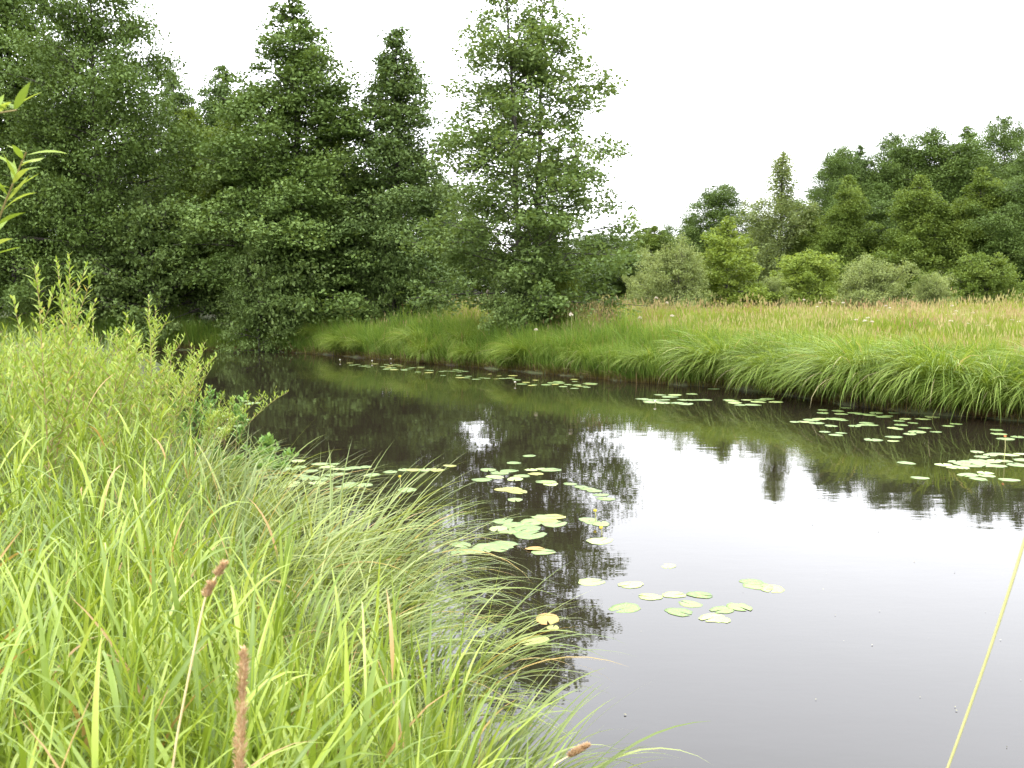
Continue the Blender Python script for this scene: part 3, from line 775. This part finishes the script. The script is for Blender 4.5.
for a in mid: pad(*a, 0.33, rp.choice(['pad', 'pad_pale', 'pad_yellow']), 'lily pad in the upper middle raft on dark tree reflections', 'lily pads in the upper middle raft')
for a in [(503, 490), (512, 489), (518, 492)]: pad(*a, 0.36, 'pad_yellow', 'yellowish overlapping lily pad below the upper middle raft', 'three yellowish overlapping lily pads')
pad(515, 500, 0.32, 'pad', 'single oval green lily pad just below three yellowish overlapping ones', None)
pad(529, 456, 0.26, 'pad', 'small single lily pad, highest of the middle ones', None)
pad(514, 463, 0.28, 'pad_pale', 'small lily pad just above the upper middle raft', None)
for a in [(570, 484), (581, 487), (588, 489), (601, 495), (606, 499), (594, 491)]: pad(*a, 0.28, rp.choice(['pad', 'pad_pale']), 'lily pad in the slanting line at the edge of the tree reflection', 'lily pads in the slanting line')
for a in [(503, 521), (513, 525), (498, 529), (509, 531), (519, 526), (528, 529), (530, 535)]: pad(*a, 0.36, rp.choice(['pad', 'pad_pale']), 'large green lily pad in the left half of the central pair of rafts', 'lily pads in the central left raft')
for a in [(534, 522), (541, 521), (552, 517), (543, 517), (554, 524), (547, 520)]: pad(*a, 0.34, rp.choice(['pad', 'pad_yellow']), 'lily pad in the right half of the central pair of rafts', 'lily pads in the central right raft')
for a in [(588, 520), (601, 524), (594, 523)]: pad(*a, 0.30, 'pad', 'lily pad beside the yellow bud on its stalk', 'lily pads beside the yellow bud')
pad(600, 541, 0.38, 'pad_pale', 'large single pale lily pad at the edge of the tree reflection, below the yellow bud', None)
for a in [(502, 545), (497, 549), (489, 547)]: pad(*a, 0.42, 'pad', 'big green lily pad at the right end of the lower left raft', 'big pads of the lower left raft')
for a in [(482, 550), (473, 551), (462, 552), (461, 545)]: pad(*a, 0.32, 'pad', 'lily pad at the left end of the lower left raft by the grass tips', 'small pads of the lower left raft')
pad(535, 549, 0.26, 'pad_brown', 'small brown edged lily pad beside a green one, middle of the dark reflection', None)
pad(543, 552, 0.24, 'pad', 'green lily pad touching the small brown edged one', None)
pad(591, 582, 0.34, 'pad_pale', 'single oval lily pad on the lower right edge of the tree reflection', None)
pad(547, 620, 0.30, 'pad_brown', 'curled orange brown lily pad near the bottom of the dark reflection', None)
pad(553, 628, 0.20, 'pad_yellow', 'small yellow green lily pad just under the curled orange brown one', None)
pad(534, 641, 0.25, 'pad_yellow', 'spotted yellow green lily pad closest to the grass tips', None)
for a in [(668, 566), (631, 585), (625, 608), (650, 597)]: pad(*a, 0.26, 'pad_pale', 'scattered pale lily pad left of the small raft on bright water', 'scattered pale pads on bright water')
for a in [(674, 595), (700, 595), (690, 604), (679, 612), (722, 610), (739, 607), (721, 620), (713, 618)]: pad(*a, 0.26, 'pad_pale', 'pale lily pad in the small loose raft on the bright water', 'pale pads of the loose raft on bright water')
for a in [(752, 582), (758, 586)]: pad(*a, 0.32, 'pad_pale', 'large pale lily pad of the isolated group on bright water at the right', 'large pads of the isolated group')
pad(773, 589, 0.28, 'pad_pale', 'elongated pale lily pad at the right end of the isolated group on bright water', None)
R1 = [(795, 422), (811, 420), (816, 423), (805, 422), (825, 432), (836, 435), (841, 433), (831, 426), (842, 420), (835, 419), (823, 410), (823, 413), (838, 411), (841, 414), (846, 408), (855, 413), (861, 414), (870, 415), (883, 417), (888, 416), (894, 413), (855, 426), (866, 423), (863, 425), (872, 425), (873, 440), (893, 441), (894, 437), (910, 434), (898, 429), (917, 432), (901, 425), (913, 423), (923, 419), (925, 428), (936, 432), (932, 417), (948, 426), (956, 424), (905, 419), (893, 428), (820, 419), (876, 413), (899, 421)]
for a in R1: pad(*a, 0.33, rp.choice(['pad', 'pad_pale']), 'lily pad in the long scattered raft below the drooping sedge', 'lily pads below the drooping sedge')
for a in [(997, 430), (999, 434), (1018, 437), (1006, 439), (906, 463), (920, 478)]: pad(*a, 0.36, 'pad', 'stray lily pad around the rafts at the right edge of the river', 'stray pads at the right')
R2 = [(944, 465), (953, 467), (956, 462), (968, 462), (962, 464), (975, 463), (971, 466), (990, 462), (994, 461), (996, 466), (982, 457), (977, 452), (990, 455), (997, 454), (1009, 455), (1021, 454), (968, 475), (979, 479), (985, 473), (987, 476), (1009, 480), (1018, 465), (980, 461), (986, 465), (1004, 461), (963, 468), (1022, 460)]
for a in R2: pad(*a, 0.38, rp.choice(['pad', 'pad_pale']), 'lily pad in the dense raft around the orange bud at the right photo edge', 'lily pads around the orange bud')
R3 = [(642, 399), (648, 400), (656, 400), (664, 400), (663, 403), (670, 397), (660, 395), (675, 395), (683, 400), (690, 400), (698, 400), (705, 400), (686, 404), (692, 394), (677, 403), (652, 402)]
for a in R3: pad(*a, 0.42, rp.choice(['pad', 'pad_pale']), 'lily pad in the flat raft off the upright bank grass, left of two', 'lily pads of the left bank raft')
R4 = [(729, 400), (735, 403), (747, 400), (741, 405), (753, 405), (761, 400), (767, 399), (776, 402), (758, 402), (732, 401), (714, 389)]
for a in R4: pad(*a, 0.42, rp.choice(['pad', 'pad_pale']), 'lily pad in the flat raft off the upright bank grass, right of two', 'lily pads of the right bank raft')
for k in range(78):
    f = rp.random()
    x = 345 + 250 * f; y = 361.5 + 21 * f + rp.uniform(-1, 11) * (0.35 + 0.65 * f) - 0.5
    pad(x, y, rp.uniform(0.24, 0.36), rp.choice(['pad', 'pad', 'pad_yellow']), 'small far lily pad in the long band under the bank of the airy tree', 'far lily pads along the back bank')

# pond flowers
def bud(px, py, h, mat, label, white=False):
    c = onplane(px, py)
    o = empty('water_flower', (c[0], c[1], 0.0))
    b = Bag(); tube(b, np.array([[0, 0, -0.1], [0.01, 0, h * 0.6], [0, 0, h]]), [0.006, 0.005, 0.005], 5)
    link('stem', b.mesh('stem', M['green_stalk'], True), o)
    b = Bag(); r_ = np.random.default_rng(int(px))
    n_ = 9 if white else 6
    a = np.arange(n_) * 2 * PI / n_
    for ring in ((0, 1) if white else (0,)):
        ribbons(b, r_, np.tile([[0, 0, h]], (n_, 1)), a + ring * 0.3, np.full(n_, 0.05 if white else 0.04), 1.1 - 0.5 * ring if white else 0.9, -0.6 if white else -1.2, 0.03, 4, roll=0.0, prof='leaf')
    link('blossom', b.mesh('blossom', M[mat], True), o)
    tag(o, label, 'flower')
bud(595, 521, 0.10, 'petal_yellow', 'yellow pond lily bud on a stalk between pads at the reflection edge')
bud(601, 535, 0.06, 'petal_yellow', 'low yellow pond lily bud just above the large single pale pad')
bud(400, 487, 0.12, 'petal_yellow', 'tiny yellow bud on a stalk right of the raft beyond the near grass')
bud(1004, 460, 0.34, 'petal_orange', 'orange bud on a tall stalk in the raft at the right photo edge')
for px_, py_, lb in ((340, 362, 'white water flower, leftmost of three at the back bank'), (372, 363, 'white water flower, middle of three at the back bank'), (391, 361, 'white water flower, rightmost of three at the back bank'), (655, 405, 'white water flower in front of the left flat raft'), (515, 385, 'white water flower at the end of the far pad band')):
    bud(px_, py_, 0.06, 'petal_white', lb, True)

# ---------------------------------------------------------------- near bank
rng = np.random.default_rng(7)
def near_pts(N, d0, d1, smin, smax=1e9, lx=-0.75, rx=0.25, p=1.0):
    d = d0 * (d1 / d0) ** (rng.random(N) ** p)
    x = rng.uniform(lx, rx, N) * d
    q = np.column_stack([x, d]); s = sdist(q)
    near = seg_dist(q, NEARA) < seg_dist(q, FARA)
    ok = (s > smin) & (s < smax) & near & (np.hypot(q[:, 0], q[:, 1]) > 0.85)
    return q[ok], d[ok], s[ok]

# broad bright grass: stems that carry arching leaves
bag = Bag()
q, d, s = near_pts(6200, 1.0, 26, 0.9)
keep = rng.random(len(q)) < np.clip(0.55 + 0.6 * wob(q, 1.1, 2), 0.12, 1)
q, d, s = q[keep], d[keep], s[keep]
z0 = height(q)
Hs = rng.uniform(0.75, 1.18, len(q)) * (0.9 + 0.12 * wob(q, 0.7, 8)) * np.clip(0.72 + 0.2 * s, 0.72, 1)
sa = rng.uniform(0, 2 * PI, len(q)); sl = np.abs(rng.normal(0.05, 0.08, len(q)))
sb = rng.uniform(0.05, 0.35, len(q))
C = ribbons(bag, rng, np.column_stack([q, z0 - 0.02]), sa, Hs, sl, sb, 0.0042 + 0.0004 * d, 5, prof='stem', rnd=rng.uniform(0.2, 0.7, len(q)))
for k in range(6):
    f = 0.28 + 0.72 * (k + rng.random(len(q)) * 0.6) / 6.0
    f = np.clip(f, 0, 0.999) * 5; j = f.astype(int); ff = (f - j)[:, None]
    B = C[np.arange(len(q)), j] * (1 - ff) + C[np.arange(len(q)), np.minimum(j + 1, 5)] * ff
    Ll = rng.uniform(0.2, 0.5, len(q)) * (1.0 - 0.05 * k)
    ribbons(bag, rng, B, sa + k * 2.6 + rng.normal(0, 0.5, len(q)), Ll, rng.uniform(0.1, 0.8, len(q)), rng.uniform(0.05, 2.5, len(q)) * rng.uniform(0.3, 1, len(q)), (0.0112 + 0.0006 * d) * rng.uniform(0.6, 1.35, len(q)), 6, fold=0.3, t0=np.full(len(q), 0.9), rnd=rng.random(len(q)), power=1.8)
nb = 1400
dn = rng.uniform(1.05, 3.2, nb); xn = rng.uniform(-0.62, -0.05, nb) * dn
qn = np.column_stack([xn, dn]); qn = qn[sdist(qn) > 0.5]; nb = len(qn)
sc_h = rng.uniform(0.45, 0.85, nb)
zb = height(qn) + rng.uniform(0.1, 0.45, nb)
ribbons(bag, rng, np.column_stack([qn, zb]), rng.uniform(0, 6.3, nb), sc_h, np.abs(rng.normal(0.06, 0.12, nb)), rng.uniform(0.05, 1.1, nb), rng.uniform(0.012, 0.021, nb), 8, fold=0.3, roll=rng.normal(0, 0.5, nb), t0=np.full(nb, 0.9), power=2.0)
tag(link('reed_grass', bag.mesh('reed_grass', M['reed'])), 'bright yellow green broad bladed grass filling the near left bank', 'grass', kind='stuff')

bag = Bag()
q, d, s = near_pts(46000, 0.95, 30, 0.15)
keep = rng.random(len(q)) < np.clip(0.35 + 0.6 * s, 0, 1); q, d, s = q[keep], d[keep], s[keep]
z0 = height(q)
ribbons(bag, rng, np.column_stack([q, z0 - 0.02]), rng.uniform(0, 2 * PI, len(q)), rng.uniform(0.45, 1.12, len(q)) * np.clip(0.6 + 0.3 * s, 0.6, 1) * (0.92 + 0.2 * wob(q, 1.6, 6)), np.abs(rng.normal(0.1, 0.15, len(q))), rng.uniform(0.2, 1.9, len(q)), (0.0035 + 0.00075 * d) * rng.uniform(0.6, 1.3, len(q)), 6, power=1.6)
tag(link('fine_grass', bag.mesh('fine_grass', M['under'])), 'fine thin grass growing through the near left bank', 'grass', kind='stuff')

# rough grass behind and beside the camera so that the bank goes on
bag = Bag()
q = np.column_stack([rng.uniform(-14, 3, 12000), rng.uniform(-6, 2.5, 12000)])
ok = (sdist(q) > 0.2) & (np.hypot(q[:, 0], q[:, 1]) > 1.3) & ((q[:, 1] < 0.9) | (q[:, 0] < -0.8 * q[:, 1] - 0.3)); q = q[ok]
ribbons(bag, rng, np.column_stack([q, height(q) - 0.02]), rng.uniform(0, 6.3, len(q)), rng.uniform(0.5, 1.0, len(q)), 0.15, rng.uniform(0.2, 1.6, len(q)), 0.012, 5)
tag(link('rough_grass', bag.mesh('rough_grass', M['under'])), 'rough grass continuing on the near bank beside the viewer', 'grass', kind='stuff')

# arching sedge clumps on the near waterline
def near_sedge(seed, N, L0, L1, bias):
    return tussock_mesh(seed, N, M['sedge'], (L0, L1), 0.26, bias, 0.0165, (0.8, 2.2), 12)
SD = [(-1.15, 6.0, 0.15, 340, 1.0, 1.6, 'large arching sedge clump leaning right over the dark water'),
      (-0.95, 5.2, -0.2, 300, 0.9, 1.4, 'arching sedge clump whose tips end over the lily pad with spots'),
      (-0.5, 4.4, -0.1, 240, 0.75, 1.2, 'low sedge clump at the very edge near the bottom of the photo'),
      (-2.0, 7.3, 0.3, 300, 0.9, 1.35, 'sedge clump behind the large arching one'),
      (-2.9, 9.0, 0.3, 260, 0.7, 1.1, 'sedge clump in front of the lily raft beyond the grass'),
      (-0.15, 3.55, 0.0, 220, 0.6, 1.0, 'short sedge clump cut by the bottom photo edge beside the bright water'),
      (-1.6, 5.3, 0.0, 280, 0.9, 1.3, 'sedge clump in the middle of the near bank grass'),
      (-1.0, 4.1, 0.0, 260, 0.85, 1.2, 'green sedge clump at the bottom of the photo left of the low one')]
for k, (x, y, rz, N_, L0, L1, lb) in enumerate(SD):
    o = link('sedge_clump', near_sedge(700 + k, N_, L0, L1, 0.85))
    o.location = (x, y, max(0.03, float(height(np.array([[x, y]]))[0]))); o.rotation_euler = (0, 0, rz)
    tag(o, lb, 'sedge')

# leafy willow shoots
def shoots(seed, n, H, spread, leafL, step, mat, lw=0.16, lean=0.25, side=0.5):
    n = int(n * 0.85); side *= 2.0; step *= 0.75; leafL *= 1.1; lw *= 1.15
    """a shrub of slender leafy stems: (list of stem meshes' bag, foliage bag)"""
    r_ = np.random.default_rng(seed); st = Bag(); fo = Bag()
    for k in range(n):
        a = r_.uniform(0, 2 * PI); L = H * r_.uniform(0.6, 1.0); le = abs(r_.normal(0, lean)); rr_ = spread * math.sqrt(r_.random())
        b0 = np.array([math.cos(a) * rr_, math.sin(a) * rr_, -0.03]); m = 12
        s = np.linspace(0, 1, m); th = le + r_.uniform(-0.1, 0.5) * s ** 2
        a2 = a + r_.normal(0, 0.4)
        st_ = np.column_stack([np.sin(th) * math.cos(a2), np.sin(th) * math.sin(a2), np.cos(th)]) * (L / (m - 1))
        C = b0 + np.vstack([[0, 0, 0], np.cumsum(st_[1:], 0)])
        lines = [(C, L, 0.25)]
        for _ in range(int(side * 6)):
            f = r_.uniform(0.35, 0.92); i0 = int(f * (m - 1)); aa = r_.uniform(0, 6.3); l2 = L * min(r_.uniform(0.12, 0.28), 1.02 - f); th2 = r_.uniform(0.5, 1.0) - 0.35 * s[:6] / 0.45
            dd = np.column_stack([np.sin(th2) * math.cos(aa), np.sin(th2) * math.sin(aa), np.cos(th2)]) * l2 / 5
            lines.append((C[i0] + np.vstack([[0, 0, 0], np.cumsum(dd[1:], 0)]), l2, 0.1))
        for Cl, Ll, f0 in lines:
            tube(st, Cl, np.linspace(0.0045, 0.0015, len(Cl)) * (1.4 if Ll == L else 0.7), 4)
            nl = max(5, int(Ll * (1 - f0) / step))
            f = np.linspace(f0, 1, nl) * (len(Cl) - 1); j = np.minimum(f.astype(int), len(Cl) - 2); ff = (f - j)[:, None]
            B = Cl[j] * (1 - ff) + Cl[j + 1] * ff
            g = np.linspace(0, 1, nl)
            ribbons(fo, r_, B, np.arange(nl) * 2.4 + r_.normal(0, 0.3, nl), leafL * (1.05 - 0.5 * g ** 3) * r_.uniform(0.75, 1.2, nl), r_.uniform(0.45, 1.0, nl) - 0.25 * g, r_.uniform(0.1, 0.9, nl), leafL * lw, 4, roll=r_.normal(0, 0.4, nl), prof='leaf', fold=0.25)
    return st.mesh('stem', M['twig'], True), fo.mesh('foliage', M[mat])

def shoot_shrub(seed, px, topy, Y, n, spread, leafL, step, label, mat='willow_near', lean=0.22, side=0.6, lw=0.17, name='willow_shoots', zbase=None):
    x = (px - 512) / 960.0 * Y
    z = float(height(np.array([[x, Y]]))[0]) if zbase is None else zbase
    H = float(topz(topy, Y)) - z
    a, b = shoots(seed, n, H, spread, leafL, step, mat, lw, lean, side)
    o = empty(name, (x, Y, z)); link('stem', a, o); link('foliage', b, o)
    tag(o, label, 'shrub')
shoot_shrub(801, 62, 238, 7.5, 16, 0.45, 0.085, 0.022, 'tallest bright willow shoots rising above the left grass')
shoot_shrub(802, 8, 262, 6.0, 14, 0.4, 0.075, 0.022, 'bright willow shoots at the left photo edge below the overhanging sprig')
shoot_shrub(803, 105, 292, 9.5, 20, 0.6, 0.085, 0.025, 'feathery willow shoots right of the tallest ones', lean=0.3)
shoot_shrub(804, 158, 318, 14.0, 20, 0.7, 0.10, 0.035, 'pinkish tipped shoots standing before the dark back water', lean=0.3)
shoot_shrub(805, 188, 358, 15.5, 18, 0.6, 0.11, 0.035, 'leafy shoots leaning out over the water, dark pads below', lean=0.5)
shoot_shrub(806, 40, 300, 11.5, 22, 0.8, 0.085, 0.028, 'dense willow shoots behind the left grass')
shoot_shrub(807, 215, 385, 14.5, 16, 0.5, 0.12, 0.035, 'low leafy twigs spreading onto the water beside small pads', lean=0.8, mat='water_plant', zbase=0.05, lw=0.22)
shoot_shrub(808, 235, 428, 12.6, 18, 0.45, 0.13, 0.035, 'broad leaved waterside plant just above the raft beyond the grass', lean=0.7, mat='water_plant', zbase=0.03, lw=0.32)
shoot_shrub(809, 118, 352, 11.0, 22, 0.7, 0.085, 0.026, 'willow shoots in the middle of the left bank growth', lean=0.3)
shoot_shrub(810, 172, 388, 12.5, 20, 0.6, 0.09, 0.028, 'yellow green shoots on the bank above the waterside plant', lean=0.4)

# overhanging sprigs at the upper left photo edge
def sprig(name, P, leafL, nl, label, lw=0.17, seed=1):
    r_ = np.random.default_rng(seed); P = np.array(P, float)
    t_ = np.linspace(0, 1, len(P)); tt = np.linspace(0, 1, 14)
    C = np.column_stack([np.interp(tt, t_, P[:, k]) for k in range(3)])
    base = C[0].copy(); C = C - base
    o = empty(name, base)
    b = Bag(); tube(b, C, np.linspace(0.0032, 0.0014, 14), 5); link('twig', b.mesh('twig', M['twig'], True), o)
    f = np.linspace(0.12, 1, nl) * 13; j = np.minimum(f.astype(int), 12); ff = (f - j)[:, None]
    B = C[j] * (1 - ff) + C[j + 1] * ff
    b = Bag()
    ribbons(b, r_, B, np.arange(nl) * 2.5 + r_.normal(0, 0.3, nl), leafL * r_.uniform(0.7, 1.2, nl), r_.uniform(0.7, 1.35, nl), r_.uniform(-0.2, 0.8, nl), leafL * lw, 6, roll=r_.normal(0, 0.5, nl), prof='leaf', fold=0.2)
    link('leaves', b.mesh('leaves', M['willow_near']), o)
    tag(o, label, 'branch')
sprig('willow_branch', [atdist(-140, 420, 2.2), atdist(-22, 275, 2.1), atdist(4, 205, 2.05), atdist(26, 152, 2.0)], 0.075, 40, 'blurred yellow green willow sprig bending upward at the left photo edge', seed=3)
sprig('willow_branch', [atdist(-160, 260, 1.7), atdist(-60, 130, 1.7), atdist(-8, 114, 1.65), atdist(17, 110, 1.6)], 0.075, 22, 'darker willow sprig with long leaves at the upper left photo edge', seed=5)

# dry seed heads and stalks in front
def stalk(name, P, r0, r1, head, label, mat='straw', hr=0.006, cat='seed head', gap=False, seed=0):
    P = np.array(P, float); t_ = np.linspace(0, 1, len(P)); tt = np.linspace(0, 1, 24)
    C = np.column_stack([np.interp(tt, t_, P[:, k]) for k in range(3)])
    for _ in range(3): C[1:-1] = (C[:-2] + 2 * C[1:-1] + C[2:]) / 4
    base = C[0].copy(); C = C - base
    o = empty(name, base)
    b = Bag(); tube(b, C, np.linspace(r0, r1, 24), 6); link('stem', b.mesh('stem', M[mat], True), o)
    if head:
        r_ = np.random.default_rng(seed); b = Bag()
        n_ = 1500; f = head + (1 - head) * r_.random(n_)
        if gap: f = f[(np.sin(f * 42) > -0.25)]; n_ = len(f)
        e = (f - head) / (1 - head)
        B = np.column_stack([np.interp(f, tt, C[:, k]) for k in range(3)])
        rad = hr * (0.2 + np.sin(np.clip(e, 0, 1) * PI) ** 0.6 * (1.15 - 0.65 * e)) * np.sqrt(r_.random(n_)) * (1 + 0.3 * np.sin(e * 37 + 2 * np.sin(e * 11)))
        a = r_.uniform(0, 6.3, n_); B[:, 0] += np.cos(a) * rad; B[:, 1] += np.sin(a) * rad; B[:, 2] -= 0.004
        ribbons(b, r_, B, a, r_.uniform(0.006, 0.013, n_), r_.uniform(0.1, 0.9, n_), 0.2, 0.0019, 2, prof='leaf', fold=0.3)
        link('panicle', b.mesh('panicle', M['panicle']), o)
    tag(o, label, cat)
def zg(P): 
    P = np.array(P); P[2] = float(height(np.array([P[:2]]))[0]); return P
b0 = atdist(236, 800, 1.25)
stalk('grass_seed_head', [zg([b0[0] - 0.02, b0[1], 0]), atdist(233, 900, 1.25), atdist(238, 790, 1.25), atdist(244, 648, 1.22)], 0.0022, 0.0016, 0.60, 'thick upright brown seed head among the grass at the bottom left', hr=0.0050, seed=1)
b0 = atdist(160, 830, 1.45)
stalk('grass_seed_head', [zg([b0[0], b0[1], 0]), atdist(164, 800, 1.45), atdist(196, 640, 1.45), atdist(206, 592, 1.45), atdist(227, 560, 1.45)], 0.002, 0.0014, 0.70, 'thin straw coloured stalk with a sparse brown head leaning right', hr=0.0034, gap=True, seed=2)
b0 = atdist(480, 860, 2.0)
stalk('grass_seed_head', [zg([b0[0] - 0.2, b0[1], 0]), atdist(500, 820, 2.0), atdist(548, 768, 2.0), atdist(588, 745, 2.0)], 0.002, 0.0014, 0.85, 'brown seed head leaning right at the bottom edge beside the bright water', hr=0.006, seed=3)
b0 = atdist(905, 900, 1.3)
stalk('grass_stalk', [[b0[0] - 0.15, b0[1], 0.25], atdist(905, 880, 1.3), atdist(948, 768, 1.3), atdist(990, 650, 1.3), atdist(1024, 545, 1.3), atdist(1050, 440, 1.3)], 0.0017, 0.0022, 0, 'blurred yellow straw stalk slanting up at the bottom right corner', mat='green_stalk', cat='stalk')

# bits of leaf, seed and foam drifting on the water
rng = np.random.default_rng(55)
N = 420
d = np.exp(rng.uniform(math.log(5), math.log(26), N)); q = np.column_stack([rng.uniform(-0.3, 0.55, N) * d, d])
q = q[(sdist(q) < -0.25) & (rng.random(N) < 0.45 + 0.5 * wob(q, 0.5, 3))]
bag = Bag(); leafquads(bag, rng, np.column_stack([q, np.full(len(q), 0.006)]), rng.uniform(0.006, 0.018, len(q)), flat=6.0, aspect=1.6)
M['speck'] = leaf_mat('floating bits', [(0.0, (0.12, 0.09, 0.05)), (0.5, (0.28, 0.27, 0.15)), (1.0, (0.45, 0.43, 0.34))], trans=0.0)
tag(link('floating_debris', bag.mesh('floating_debris', M['speck'])), 'tiny bits of leaf and seed drifting on the river', 'debris', kind='stuff')
